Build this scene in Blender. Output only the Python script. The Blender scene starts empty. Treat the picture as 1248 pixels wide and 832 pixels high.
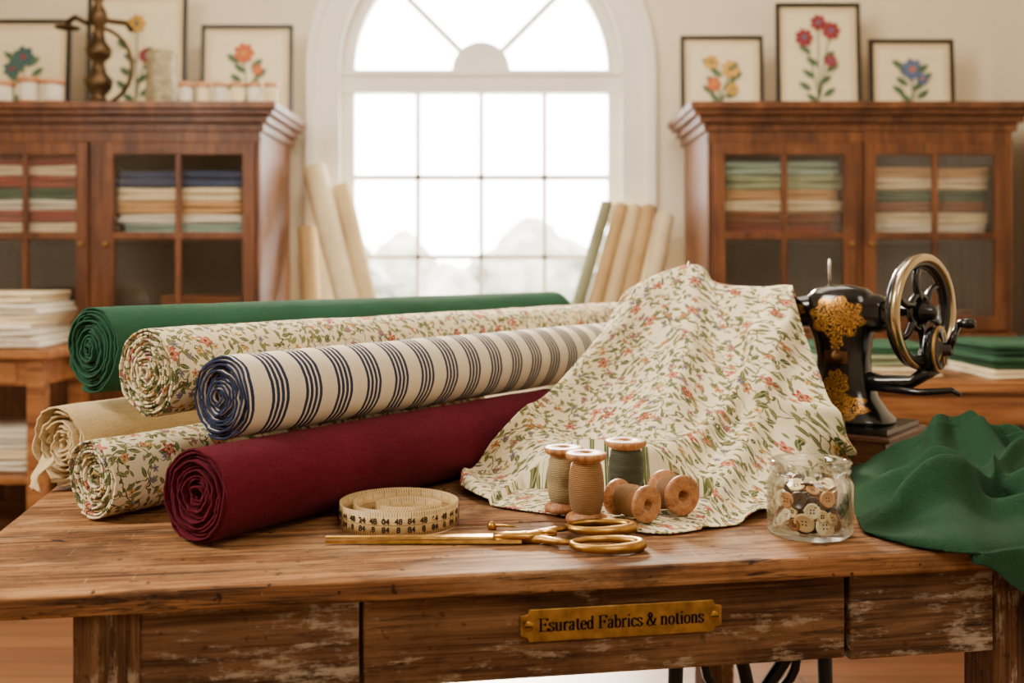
import bpy, math, random
from mathutils import Vector, Matrix, noise
random.seed(7)
S=bpy.context.scene
pi=math.pi
def C(r,g,b):
    f=lambda x:((x/255+.055)/1.055)**2.4 if x/255>.04045 else x/255/12.92
    return (f(r),f(g),f(b),1)
# ---------------------------------------------------------------- node helper
class NT:
    def __init__(s,name):
        s.mat=bpy.data.materials.new(name); s.mat.use_nodes=True
        s.t=s.mat.node_tree; s.b=s.t.nodes['Principled BSDF']; s.out=s.t.nodes['Material Output']
    def n(s,typ,**k):
        x=s.t.nodes.new(typ)
        for a,b in k.items(): setattr(x,a,b)
        return x
    def l(s,sock,inp):
        if isinstance(sock,(int,float)) : inp.default_value=sock
        elif isinstance(sock,(tuple,list)): inp.default_value=sock
        else: s.t.links.new(sock,inp)
    def m(s,op,a,b=None,c=None,clamp=False):
        x=s.n('ShaderNodeMath',operation=op); x.use_clamp=clamp
        s.l(a,x.inputs[0])
        if b is not None: s.l(b,x.inputs[1])
        if c is not None: s.l(c,x.inputs[2])
        return x.outputs[0]
    def vm(s,op,a,b=None):
        x=s.n('ShaderNodeVectorMath',operation=op)
        s.l(a,x.inputs[0])
        if b is not None:
            if op=='SCALE': s.l(b,x.inputs['Scale'])
            else: s.l(b,x.inputs[1])
        return x.outputs[0]
    def mix(s,f,a,b,blend='MIX'):
        x=s.n('ShaderNodeMix',data_type='RGBA',blend_type=blend)
        s.l(f,x.inputs[0]); s.l(a,x.inputs[6]); s.l(b,x.inputs[7]); return x.outputs[2]
    def ss(s,v,lo,hi):
        x=s.n('ShaderNodeMapRange',interpolation_type='SMOOTHSTEP')
        s.l(v,x.inputs[0]); x.inputs[1].default_value=lo; x.inputs[2].default_value=hi
        return x.outputs[0]
    def coord(s,kind='Object',scale=(1,1,1),loc=(0,0,0),rot=(0,0,0)):
        t=s.n('ShaderNodeTexCoord'); mp=s.n('ShaderNodeMapping')
        mp.inputs['Scale'].default_value=scale; mp.inputs['Location'].default_value=loc; mp.inputs['Rotation'].default_value=rot
        s.t.links.new(t.outputs[kind],mp.inputs[0]); return mp.outputs[0]
    def noise(s,v,scale=5,detail=4,rough=.55,dist=0,dim='3D',out=0):
        x=s.n('ShaderNodeTexNoise',noise_dimensions=dim)
        s.l(v,x.inputs['Vector']); x.inputs['Scale'].default_value=scale; x.inputs['Detail'].default_value=detail
        x.inputs['Roughness'].default_value=rough; x.inputs['Distortion'].default_value=dist
        return x.outputs[out]
    def ramp(s,v,stops):
        x=s.n('ShaderNodeValToRGB'); s.l(v,x.inputs[0]); e=x.color_ramp.elements
        e[0].position,e[0].color=stops[0]; e[1].position,e[1].color=stops[-1]
        for p,c in stops[1:-1]:
            q=e.new(p); q.color=c
        return x.outputs[0]
    def bump(s,h,strength=.3,dist=.01):
        x=s.n('ShaderNodeBump'); x.inputs['Strength'].default_value=strength; x.inputs['Distance'].default_value=dist
        s.l(h,x.inputs['Height']); s.t.links.new(x.outputs[0],s.b.inputs['Normal'])
    def fin(s,col=None,rough=.6,metal=0,spec=None,sheen=0):
        if col is not None: s.l(col,s.b.inputs['Base Color'])
        s.l(rough,s.b.inputs['Roughness']); s.l(metal,s.b.inputs['Metallic'])
        if spec is not None: s.b.inputs['Specular IOR Level'].default_value=spec
        if sheen: s.b.inputs['Sheen Weight'].default_value=sheen
        return s.mat
def plain(name,c,rough=.6,metal=0,var=.12,scale=8,bump=0,bscale=60,spec=None):
    n=NT(name); v=n.coord()
    f=n.noise(v,scale,5)
    d=tuple(x*(1-var*1.6) for x in c[:3])+(1,); l=tuple(min(1,x*(1+var)) for x in c[:3])+(1,)
    col=n.ramp(f,[(.3,d),(.7,l)])
    if bump: n.bump(n.noise(v,bscale,3),bump,.003)
    return n.fin(col,rough,metal,spec)
def wood(name,dark,mid,light,axis=0,scale=1,rough=.5,worn=0,wornc=C(190,175,150),bump=.25,spots=.7,spec=.4,scr=0):
    n=NT(name); sc=[14*scale]*3; sc[axis]=1.1*scale
    v=n.coord('Object',tuple(sc)); sc2=[190*scale]*3; sc2[axis]=4*scale
    v2=n.coord('Object',tuple(sc2)); v3=n.coord('Object')
    a=n.noise(v,1.6,9,.72,1.2); g=n.noise(v2,1,4,.7)
    f=n.m('ADD',n.m('MULTIPLY',a,.6),n.m('MULTIPLY',g,.42))
    col=n.ramp(f,[(.40,dark),(.5,mid),(.62,light)])
    blot=n.noise(v3,4.5*scale,8,.7)
    col=n.mix(n.m('MULTIPLY',n.ss(blot,.48,.66),.55),col,dark)
    sc4=[60*scale]*3; sc4[axis]=7*scale
    crk=n.noise(n.coord('Object',tuple(sc4)),1,3,.6)
    col=n.mix(n.m('MULTIPLY',n.ss(crk,.61,.69),spots),col,tuple(x*.3 for x in dark[:3])+(1,))
    spk=n.noise(v3,70,2,.5)
    col=n.mix(n.m('MULTIPLY',n.ss(spk,.66,.72),spots),col,tuple(x*.3 for x in dark[:3])+(1,))
    if scr: # fine pale scratches, rubbed and stained patches, long cracks
        s1=n.noise(n.coord('Object',(8,240,60),rot=(0,0,.35)),1,2,.6); s2=n.noise(n.coord('Object',(240,10,60),rot=(0,0,.5)),1,2,.6)
        sm=n.m('MULTIPLY',n.m('MAXIMUM',n.ss(s1,.66,.72),n.ss(s2,.68,.74)),n.ss(n.noise(v3,6,4,.6),.42,.56))
        col=n.mix(n.m('MULTIPLY',sm,scr),col,C(206,170,124))
        rub=n.noise(n.coord('Object',(3,9,9)),1,7,.75)
        col=n.mix(n.m('MULTIPLY',n.ss(rub,.5,.66),scr*.6),col,C(178,146,108))
        stn=n.noise(n.coord('Object',(4,7,7),loc=(3,5,1)),1,8,.75)
        col=n.mix(n.m('MULTIPLY',n.ss(stn,.52,.64),.6),col,C(52,28,13))
        ck=n.noise(n.coord('Object',(2.2,95,40)),1,4,.6,.4)
        col=n.mix(n.m('MULTIPLY',n.ss(n.m('SUBTRACT',.012,n.m('ABSOLUTE',n.m('SUBTRACT',ck,.56))),0,.006),.75),col,C(26,13,6))
    if worn:
        sc5=[45*scale]*3; sc5[axis]=9*scale
        w=n.m('ADD',n.m('MULTIPLY',n.noise(v3,6,7,.75),.5),n.m('MULTIPLY',n.noise(n.coord('Object',tuple(sc5)),1,6,.75),.6))
        col=n.mix(n.m('MULTIPLY',n.ss(w,.62-.06*worn,.68-.03*worn),.8),col,wornc)
    n.bump(n.m('SUBTRACT',f,n.m('MULTIPLY',n.ss(crk,.60,.7),.4)),bump,.004)
    return n.fin(col,n.m('ADD',n.m('MULTIPLY',blot,.3),rough-.15),0,spec)
def fabric(name,c,var=.12,sheen=.03):
    n=NT(name); v=n.coord('Object')
    f=n.noise(v,6,4); g=n.noise(v,300,2); sl=n.noise(n.coord('Object',(40,700,700)),1,2)
    d=tuple(x*(1-var*2.2) for x in c[:3])+(1,); l=tuple(min(1,x*(1+var*1.3)) for x in c[:3])+(1,)
    h=n.m('ADD',n.m('MULTIPLY',sl,.5),n.m('MULTIPLY',g,.5))
    col=n.ramp(n.m('ADD',n.m('MULTIPLY',f,.35),n.m('MULTIPLY',h,.65)),[(.38,d),(.62,l)])
    n.bump(h,.6,.003)
    return n.fin(col,1,0,.03,sheen)
def cells(n,v,scale,off,rnd=.85):
    vec=n.vm('ADD',n.vm('SCALE',v,scale),off)
    x=n.n('ShaderNodeTexVoronoi',voronoi_dimensions='2D',feature='F1')
    n.l(vec,x.inputs['Vector']); x.inputs['Scale'].default_value=1; x.inputs['Randomness'].default_value=rnd
    loc=n.vm('SUBTRACT',vec,x.outputs['Position'])
    s=n.n('ShaderNodeSeparateXYZ'); n.l(loc,s.inputs[0])
    c=n.n('ShaderNodeSeparateColor'); n.l(x.outputs['Color'],c.inputs[0])
    ang=n.m('MULTIPLY',c.outputs[0],6.283)
    ca=n.m('COSINE',ang); sa=n.m('SINE',ang)
    X=n.m('SUBTRACT',n.m('MULTIPLY',s.outputs[0],ca),n.m('MULTIPLY',s.outputs[1],sa))
    Y=n.m('ADD',n.m('MULTIPLY',s.outputs[0],sa),n.m('MULTIPLY',s.outputs[1],ca))
    return X,Y,c.outputs[1],c.outputs[2]
def floral(name,base=C(236,222,184),k=1.0):
    n=NT(name); v=n.coord('UV')
    g=n.noise(v,500,2); 
    col=n.ramp(g,[(.3,tuple(x*.86 for x in base[:3])+(1,)),(.7,base)])
    wob=n.vm('SCALE',n.vm('SUBTRACT',n.noise(v,34*k,2,.5,0,'2D',1),(.5,.5,.5)),.045/k)
    vw=n.vm('ADD',v,wob)
    for off,sc,w_,seed in (((0,0,0),17*k,.026,3),((5.5,3.3,0),23*k,.026,9)):
        x=n.n('ShaderNodeTexVoronoi',voronoi_dimensions='2D',feature='DISTANCE_TO_EDGE')
        n.l(n.vm('ADD',n.vm('SCALE',vw,sc),off),x.inputs['Vector']); x.inputs['Scale'].default_value=1
        br=n.ss(n.noise(n.vm('ADD',v,(seed,seed,0)),22*k,1,.5,0,'2D'),.45,.49)
        col=n.mix(n.m('MULTIPLY',n.m('SUBTRACT',1,n.ss(x.outputs['Distance'],w_*.6,w_)),br),col,C(92,86,50))
    for sc,off,ll,ww,ca,cb in ((44*k,(1.3,.2,0),.46,.17,C(64,80,46),C(102,112,64)),(54*k,(7.1,3.2,0),.44,.17,C(54,70,42),C(116,114,62)),(66*k,(2.7,9.2,0),.42,.16,C(90,96,54),C(134,122,74))):
        X,Y,r1,r2=cells(n,v,sc,off)
        xx=n.m('DIVIDE',X,ll)
        e=n.m('SUBTRACT',n.m('MULTIPLY',n.m('SUBTRACT',1,n.m('MULTIPLY',xx,xx)),ww),n.m('ABSOLUTE',Y))
        mk=n.m('MULTIPLY',n.ss(e,0,.03),n.m('GREATER_THAN',r2,.38))
        vein=n.m('LESS_THAN',n.m('ABSOLUTE',Y),.018)
        lc=n.mix(n.m('MULTIPLY',vein,.4),n.mix(r1,ca,cb),base)
        col=n.mix(mk,col,lc)
    for sc,off,R,thr,c1,c2,ti in ((36*k,(4.6,8.3,0),.23,.68,C(196,158,84),C(104,110,136),.2),(27*k,(9.1,4.4,0),.21,.60,C(178,114,72),C(134,92,104),.4),(15.5*k,(3.3,1.7,0),.20,.36,C(148,50,44),C(182,92,78),.55)):
        X,Y,r1,r2=cells(n,v,sc,off,.8)
        r=n.m('SQRT',n.m('ADD',n.m('MULTIPLY',X,X),n.m('MULTIPLY',Y,Y)))
        th=n.m('ARCTAN2',Y,X)
        pr=n.m('MULTIPLY',n.m('ADD',.76,n.m('MULTIPLY',n.m('COSINE',n.m('MULTIPLY',th,5)),.24)),R)
        mk=n.m('MULTIPLY',n.ss(n.m('SUBTRACT',pr,r),0,.02),n.m('GREATER_THAN',r2,thr))
        inner=n.ss(n.m('SUBTRACT',n.m('MULTIPLY',pr,.6),r),-.01,.01)
        fc=n.mix(n.m('MULTIPLY',inner,ti),n.mix(n.m('GREATER_THAN',r1,.5),c1,c2),C(214,164,130))
        fc=n.mix(n.m('LESS_THAN',r,R*.22),fc,C(112,66,36))
        col=n.mix(mk,col,fc)
    n.bump(g,.3,.002)
    return n.fin(col,1,0,.05,.03)
# ---------------------------------------------------------------- mesh builder
class MB:
    def __init__(s): s.v=[];s.f=[];s.mi=[];s.sm=[]
    def add(s,V,F,mi=0,M=None,smooth=False):
        o=len(s.v)
        for p in V:
            p=Vector(p); s.v.append(M@p if M is not None else p)
        for f in F: s.f.append([i+o for i in f]); s.mi.append(mi); s.sm.append(smooth)
    def box(s,x0,x1,y0,y1,z0,z1,mi=0,M=None):
        V=[(x0,y0,z0),(x1,y0,z0),(x1,y1,z0),(x0,y1,z0),(x0,y0,z1),(x1,y0,z1),(x1,y1,z1),(x0,y1,z1)]
        s.add(V,[(0,3,2,1),(4,5,6,7),(0,1,5,4),(1,2,6,5),(2,3,7,6),(3,0,4,7)],mi,M)
    def rings(s,R,mi=0,M=None,smooth=True,cap=True,closed=False):
        n=len(R[0]); V=[p for r in R for p in r]; F=[]
        m=len(R)
        for i in range(m if closed else m-1):
            a=i*n; b=((i+1)%m)*n
            for j in range(n):
                k=(j+1)%n; F.append((a+j,a+k,b+k,b+j))
        if cap and not closed:
            F.append(tuple(range(n))[::-1]); F.append(tuple((m-1)*n+j for j in range(n)))
        s.add(V,F,mi,M,smooth)
    def lathe(s,prof,mi=0,M=None,seg=40,smooth=True,cap=True):
        R=[[(r*math.cos(2*pi*j/seg),r*math.sin(2*pi*j/seg),z) for j in range(seg)] for r,z in prof]
        s.rings(R,mi,M,smooth,cap)
    def tube(s,pts,r,mi=0,M=None,seg=10,closed=False,flat=1.0):
        P=[Vector(p) for p in pts]; n=len(P); R=[]; up=None
        for i in range(n):
            a=P[(i-1)%n] if (closed or i>0) else P[i]; b=P[(i+1)%n] if (closed or i<n-1) else P[i]
            t=(b-a).normalized()
            if up is None:
                up=Vector((0,0,1)) if abs(t.z)<.9 else Vector((1,0,0))
            up=(up-t*up.dot(t))
            if up.length<1e-5: up=Vector((1,0,0))
            up.normalize(); sd=t.cross(up)
            rr=r[i] if isinstance(r,(list,tuple)) else r
            R.append([P[i]+sd*math.cos(2*pi*j/seg)*rr+up*math.sin(2*pi*j/seg)*rr*flat for j in range(seg)])
        s.rings(R,mi,M,True,True,closed)
    def ell(s,cx,cz,a,b,rot,y,mi,M=None,n=14,tip=False):
        V=[]
        for j in range(n):
            t=2*pi*j/n; x=a*math.cos(t); z=b*math.sin(t)
            if tip: z*= (1-(x/a)**2)**.5 if abs(x)<a else 0
            V.append((cx+x*math.cos(rot)-z*math.sin(rot),y,cz+x*math.sin(rot)+z*math.cos(rot)))
        s.add(V,[tuple(range(n))],mi,M)
    def obj(s,name,mats,parent=None,loc=(0,0,0),rot=(0,0,0),bevel=0,seg=2):
        me=bpy.data.meshes.new(name); me.from_pydata([tuple(p) for p in s.v],[],s.f)
        for m in (mats if isinstance(mats,list) else [mats]): me.materials.append(m)
        for p,mi,sm in zip(me.polygons,s.mi,s.sm): p.material_index=mi; p.use_smooth=sm
        me.update()
        o=bpy.data.objects.new(name,me); S.collection.objects.link(o)
        o.location=loc; o.rotation_euler=rot
        if parent: o.parent=parent
        if bevel:
            b=o.modifiers.new('bevel','BEVEL'); b.width=bevel; b.segments=seg; b.limit_method='ANGLE'; b.angle_limit=.7
        return o
def empty(name,loc=(0,0,0),rz=0):
    e=bpy.data.objects.new(name,None); S.collection.objects.link(e); e.location=loc; e.rotation_euler=(0,0,rz); e.empty_display_size=.05; return e
def T(x,y,z): return Matrix.Translation((x,y,z))
def RX(a): return Matrix.Rotation(a,4,'X')
def RY(a): return Matrix.Rotation(a,4,'Y')
def RZ(a): return Matrix.Rotation(a,4,'Z')
# ---------------------------------------------------------------- materials
M_wall=plain('wall_paint',C(236,224,200),.85,var=.03,scale=2)
M_trim=plain('white_trim_paint',C(246,242,232),.5,var=.02)
M_ceil=plain('ceiling_paint',C(242,236,224),.9,var=.02)
M_top=wood('worn_table_wood',C(58,33,16),C(126,82,44),C(180,132,84),0,1,.70,bump=.9,spec=.25,scr=.7,spots=.85)
M_apron=wood('distressed_apron_wood',C(46,29,18),C(90,62,40),C(126,92,64),0,1,.75,worn=1.25,wornc=C(176,162,142),bump=.6,spots=.45,spec=.2)
M_drawer=wood('drawer_front_wood',C(50,31,17),C(98,66,40),C(130,94,62),0,1,.7,worn=.5,wornc=C(158,138,112),bump=.6,spots=.45,spec=.2)
M_leg=wood('table_leg_wood',C(46,28,15),C(88,58,36),C(122,88,58),2,1,.7,worn=.8,wornc=C(162,144,120),bump=.5,spots=.45,spec=.2)
M_cab=wood('cabinet_walnut_wood',C(56,28,11),C(94,52,24),C(124,76,40),2,.6,.42,bump=.05,spots=.1)
M_cabi=plain('cabinet_interior_dark',C(84,58,40),.7)
M_bgt=wood('side_table_wood',C(84,48,20),C(144,90,46),C(176,120,70),0,.6,.45,bump=.05,spots=.2)
M_frame=plain('black_frame_lacquer',C(24,20,18),.35)
M_black=plain('black_enamel',C(14,13,13),.2,var=.1)
M_paper=plain('cream_paper',C(240,226,190),.9,var=.04,scale=14)
M_mat=plain('frame_mat_board',C(226,206,166),.9,var=.03)
M_gold=plain('antique_gold',C(176,134,68),.34,1,var=.25,scale=60)
M_brass=plain('aged_brass',C(176,138,78),.42,1,var=.25,scale=60)
M_iron=plain('cast_iron',C(20,19,20),.45,.4)
M_steel=plain('polished_steel',C(190,184,172),.25,1)
M_floral=floral('cream_floral_cotton',C(238,226,192),.84)
M_floralb=floral('cream_floral_cotton_bolt',C(230,216,182),.95)
M_green=fabric('forest_green_cotton',C(40,78,58),.1)
M_greend=fabric('green_wool_drape',C(38,68,48),.12)
M_red=fabric('burgundy_linen',C(86,22,36),.16)
M_beige=fabric('beige_linen',C(208,184,138))
def glass(name,tint=(1,1,1,1),base=.04,k=.6):
    n=NT(name); t=n.n('ShaderNodeBsdfTransparent'); t.inputs[0].default_value=tint
    g=n.n('ShaderNodeBsdfGlossy'); g.inputs['Roughness'].default_value=.03; g.inputs[0].default_value=(1,1,1,1)
    fr=n.n('ShaderNodeFresnel'); fr.inputs[0].default_value=1.5
    nz=n.noise(n.coord(),3,2)
    f=n.m('ADD',n.m('MULTIPLY',fr.outputs[0],k),n.m('MULTIPLY',nz,base),clamp=True)
    mx=n.n('ShaderNodeMixShader'); n.l(f,mx.inputs[0]); n.t.links.new(t.outputs[0],mx.inputs[1]); n.t.links.new(g.outputs[0],mx.inputs[2])
    n.t.links.new(mx.outputs[0],n.out.inputs[0]); return n.mat
M_glass=glass('cabinet_glass',base=.10)
M_jar=glass('jar_glass',(.96,.98,.97,1),.02,.6)
def stripe_mat():
    n=NT('ticking_stripe_cotton'); v=n.coord('UV')
    s=n.n('ShaderNodeSeparateXYZ'); n.l(v,s.inputs[0])
    p=n.m('MODULO',n.m('ADD',s.outputs[1],10*.07+.024),.07)
    q=n.m('MODULO',p,.0098)
    ln=n.m('MULTIPLY',n.m('LESS_THAN',q,.0062),n.m('LESS_THAN',p,.036))
    g=n.noise(v,500,2)
    col=n.mix(ln,n.ramp(g,[(.3,C(206,194,170)),(.7,C(232,222,200))]),n.ramp(g,[(.3,C(32,40,66)),(.7,C(54,62,92))]))
    n.bump(g,.3,.002)
    return n.fin(col,1,0,.05,.03)
M_stripe=stripe_mat()
def floor_mat():
    n=NT('wood_plank_floor'); v=n.coord('Object')
    b=n.n('ShaderNodeTexBrick'); n.l(v,b.inputs[0]); b.inputs['Scale'].default_value=1
    b.inputs['Brick Width'].default_value=1.6; b.inputs['Row Height'].default_value=.11; b.inputs['Mortar Size'].default_value=.003
    b.inputs['Color1'].default_value=C(100,62,34); b.inputs['Color2'].default_value=C(122,80,46); b.inputs['Mortar'].default_value=C(40,24,12)
    g=n.noise(n.coord('Object',(1.5,20,20)),2,6,.6,.5)
    col=n.mix(n.m('MULTIPLY',n.ss(g,.4,.7),.4),b.outputs[0],C(66,40,20))
    return n.fin(col,.4)
M_floor=floor_mat()
# ---------------------------------------------------------------- room shell
WX0,WX1,WY,WH=-3.6,2.7,6.0,3.6
cx,hw,zs,zc=-.175,.80,.72,2.25
b=MB()
b.add([(WX0,WY,0),(cx-hw,WY,0),(cx-hw,WY,WH),(WX0,WY,WH)],[(0,1,2,3)])
b.add([(cx+hw,WY,0),(WX1,WY,0),(WX1,WY,WH),(cx+hw,WY,WH)],[(0,1,2,3)])
b.add([(cx-hw,WY,0),(cx+hw,WY,0),(cx+hw,WY,zs),(cx-hw,WY,zs)],[(0,1,2,3)])
N=48
for i in range(N):
    a0=pi*i/N; a1=pi*(i+1)/N
    p0=(cx+hw*math.cos(a0),WY,zc+hw*math.sin(a0)); p1=(cx+hw*math.cos(a1),WY,zc+hw*math.sin(a1))
    b.add([p0,(p0[0],WY,WH),(p1[0],WY,WH),p1],[(0,1,2,3)])
    b.add([p0,p1,(p1[0],WY+.22,p1[2]),(p0[0],WY+.22,p0[2])],[(0,1,2,3)])
for sx in (-1,1):
    x=cx+sx*hw; b.add([(x,WY,zs),(x,WY+.22,zs),(x,WY+.22,zc),(x,WY,zc)],[(0,1,2,3)])
b.add([(cx-hw,WY,zs),(cx+hw,WY,zs),(cx+hw,WY+.22,zs),(cx-hw,WY+.22,zs)],[(0,1,2,3)])
b.obj('wall_back',M_wall)
def slab(name,x0,x1,y0,y1,z0,z1,m):
    q=MB(); q.box(x0,x1,y0,y1,z0,z1); return q.obj(name,m)
slab('floor',WX0,WX1,-2.5,6.2,-.05,0,M_floor)
slab('ceiling',WX0,WX1,-2.5,6.2,WH,WH+.05,M_ceil)
slab('wall_left',WX0-.1,WX0,-2.5,6.2,0,WH,M_wall)
slab('wall_right',WX1,WX1+.1,-2.5,6.2,0,WH,M_wall)
slab('wall_front',WX0,WX1,-2.6,-2.5,0,WH,M_wall)
for nm,x0,x1 in (('baseboard_left',WX0,cx-hw),('baseboard_right',cx+hw,WX1)): slab(nm,x0,x1,WY-.02,WY,0,.14,M_trim)
def arcbox(mb,r0,r1,y0,y1,mi=0,N=48):
    for i in range(N):
        A=[]
        for a in (pi*i/N,pi*(i+1)/N):
            c,s=math.cos(a),math.sin(a)
            A.append([(cx+r0*c,y0,zc+r0*s),(cx+r1*c,y0,zc+r1*s),(cx+r1*c,y1,zc+r1*s),(cx+r0*c,y1,zc+r0*s)])
        mb.add(A[0]+A[1],[(0,1,5,4),(1,2,6,5),(2,3,7,6),(3,0,4,7)],mi,None,False)
b=MB(); arcbox(b,.79,.93,WY-.035,WY+.0); arcbox(b,.93,.975,WY-.055,WY)
for s in (-1,1):
    xs=sorted((cx+s*.79,cx+s*.93)); b.box(xs[0],xs[1],WY-.035,WY,zs-.05,zc)
    xs=sorted((cx+s*.93,cx+s*.975)); b.box(xs[0],xs[1],WY-.055,WY,zs-.05,zc)
b.box(cx-1.02,cx+1.02,WY-.12,WY+.1,zs-.06,zs)
b.box(cx-.95,cx+.95,WY-.04,WY,zs-.16,zs-.06)
b.obj('trim_window_casing',M_trim)
W=empty('window_1')
b=MB(); yf0,yf1=WY+.05,WY+.12
arcbox(b,.72,.80,yf0,yf1); arcbox(b,.715,.735,yf0-.015,yf0)
for s in (-1,1):
    xs=sorted((cx+s*.72,cx+s*.80)); b.box(xs[0],xs[1],yf0,yf1,zs,zc)
b.box(cx-.8,cx+.8,yf0-.02,yf1,2.123,2.25); b.box(cx-.78,cx+.78,yf0-.04,yf1,2.22,2.25)
b.box(cx-.8,cx+.8,yf0,yf1,zs,zs+.07)
for x in (-.36,0,.36): b.box(cx+x-.013,cx+x+.013,yf0+.01,yf1-.01,zs,2.13)
for z in (1.648,1.195): b.box(cx-.73,cx+.73,yf0+.01,yf1-.01,z-.014,z+.014)
hub=[(cx+.165*math.cos(pi*i/24),yf0-.01,zc+.165*math.sin(pi*i/24)) for i in range(25)]
hb=[(p[0],yf1,p[2]) for p in hub]
b.add(hub+hb,[tuple(range(25))]+[(i,i+1,i+26,i+25) for i in range(24)])
for a in (45,135):
    d=Vector((math.cos(math.radians(a)),0,math.sin(math.radians(a)))); n_=Vector((-d.z,0,d.x))*.015
    p0=Vector((cx,yf0+.01,zc))+d*.15; p1=Vector((cx,yf0+.01,zc))+d*.73; dy=Vector((0,.05,0))
    b.add([p0-n_,p0+n_,p1+n_,p1-n_,p0-n_+dy,p0+n_+dy,p1+n_+dy,p1-n_+dy],[(0,1,2,3),(4,7,6,5),(0,4,5,1),(2,6,7,3),(1,5,6,2),(3,7,4,0)])
b.obj('frame',M_trim,W)
# outdoors
M_hedge=plain('hazy_foliage',C(150,152,136),.9,var=.35,scale=2)  # pale grey leaf colour has the outdoor haze painted in
b=MB()
for i in range(22):
    x=-9+i*.95+random.uniform(-.5,.5); y=24+random.uniform(-2,5); h=random.uniform(1.4,2.8); r=random.uniform(.6,1.3)
    R=[]
    for k in range(13):
        t=k/12; rr=r*math.sin(pi*min(.98,t*.9+.08))**.7
        R.append([(x+rr*(1+.7*noise.noise((j*.9,k*.9,i)))*math.cos(2*pi*j/22),y+rr*math.sin(2*pi*j/22),-.3+h*t+.15*noise.noise((j*.7,k,i*3))) for j in range(22)])
    b.rings(R)
b.obj('tree_line',M_hedge)
slab('ground_outside',-30,30,6.4,60,-.5,-.4,plain('pale_gravel_ground',C(200,197,186),.95))
# ---------------------------------------------------------------- cabinets
def cabinet(x0,x1,doors,left_first,name='display_cabinet'):
    y0,y1=5.2,5.9; E=empty(name)
    b=MB()
    b.box(x0,x0+.04,y0+.02,y1,0,1.87); b.box(x1-.04,x1,y0+.02,y1,0,1.87)
    b.box(x0,x1,y0+.03,y1,1.83,1.87); 
    b.box(x0-.02,x1+.02,y0-.01,y1,1.80,1.84); b.box(x0-.045,x1+.045,y0-.035,y1,1.84,1.875); b.box(x0-.075,x1+.075,y0-.065,y1,1.875,1.90); b.box(x0-.095,x1+.095,y0-.085,y1,1.90,1.935)
    b.box(x0,x1,y0,y0+.03,1.745,1.81)
    b.box(x0-.015,x1+.015,y0-.02,y1,.78,.82); b.box(x0,x1,y0,y1-.03,0.02,.78)
    b.box(x0-.02,x1+.02,y0-.02,y1,0,.12)
    b.box(x0+.04,x1-.04,y0+.06,y1-.02,1.27,1.295)
    ed=[x0]+[q for d in doors for q in d]+[x1]
    for k in range(0,len(ed),2):
        if ed[k+1]-ed[k]>.002: b.box(ed[k],ed[k+1],y0+.002,y0+.04,.8,1.78)
    for (a,c) in doors:
        b.box(a+.01,c-.01,y0-.012,y0,.16,.75); 
        b.box(a+.07,c-.07,y0-.02,y0-.012,.24,.67)
        z0,z1=.83,1.745; w=.062
        b.box(a+.002,a+w,y0-.015,y0+.015,z0,z1); b.box(c-w,c-.002,y0-.015,y0+.015,z0,z1)
        b.box(a+.002,c-.002,y0-.014,y0+.015,z0,z0+.07); b.box(a+.002,c-.002,y0-.014,y0+.015,z1-.06,z1)
        m=(a+c)/2; b.box(m-.014,m+.014,y0-.012,y0+.012,z0,z1); b.box(a+.002,c-.002,y0-.011,y0+.012,1.275,1.31)
    b.obj('carcass',M_cab,E,bevel=.004)
    b=MB(); b.box(x0+.04,x1-.04,y1-.03,y1-.01,.8,1.85); b.obj('interior_back',M_cabi,E)
    b=MB()
    for a,c in doors: b.add([(a+.05,y0,.89),(c-.05,y0,.89),(c-.05,y0,1.69),(a+.05,y0,1.69)],[(0,1,2,3)])
    b.obj('glass_panes',M_glass,E)
    b=MB()
    for k,(a,c) in enumerate(doors):
        xk=c-.03 if k%2==0 else a+.03
        b.lathe([(0.001,0),(.006,.002),(.006,.012),(.012,.02),(.008,.03),(.001,.032)],0,T(xk,y0-.015,1.25)@RX(pi/2),12)
    b.obj('door_knobs',M_brass,E)
    return E
CL=cabinet(-2.72,-1.228,[(-2.68,-2.06),(-2.0,-1.25)],True)
CR=cabinet(.952,2.44,[(.975,1.675),(1.71,2.41)],False)
fcol={k:fabric('folded_'+k,c) for k,c in dict(cream=C(238,220,180),teal=C(160,186,172),navy=C(66,78,108),tan=C(210,164,112),green=C(52,86,62),white=C(236,228,210),rust=C(148,66,52),sage=C(160,174,138),brown=C(132,78,46)).items()}
FK=list(fcol); FM=[fcol[k] for k in FK]+[floral('folded_print',C(170,56,48),1.0),M_floral]
def fold(mb,x0,x1,y0,y1,z0,h,mi):
    n=2; hh=h/n
    for k in range(n):
        za=z0+k*hh; o=random.uniform(-.010,.010)
        prof=[]
        for j in range(9):
            a=-pi/2+pi*j/8; prof.append((-math.cos(a)*hh*.5,math.sin(a)*hh*.47+hh*.5))
        P=[(y1,za+hh*.03)]+[(y0+o+hh*.5+p,za+q) for p,q in prof]+[(y1,za+hh*.97)]
        R=[]
        for q_ in range(9):
            f=q_/8; R.append([(x0+(x1-x0)*f+o,p,q+.0025*math.sin(f*7+za*90)*min(1,(y1-p)*9)) for p,q in P])
        mb.rings(R,mi,None,True,True)
def stack(name,parent,items):
    mb=MB()
    for x0,x1,y0,y1,z,lst in items:
        for h,k in lst:
            d=random.uniform(-.02,.02); d2=random.uniform(-.02,.02)
            fold(mb,x0+d,x1+d2,y0,y1,z,h,FK.index(k) if k in FK else (len(FK) if k=='print' else len(FK)+1)); z+=h
    return mb.obj(name,FM,parent)
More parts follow.
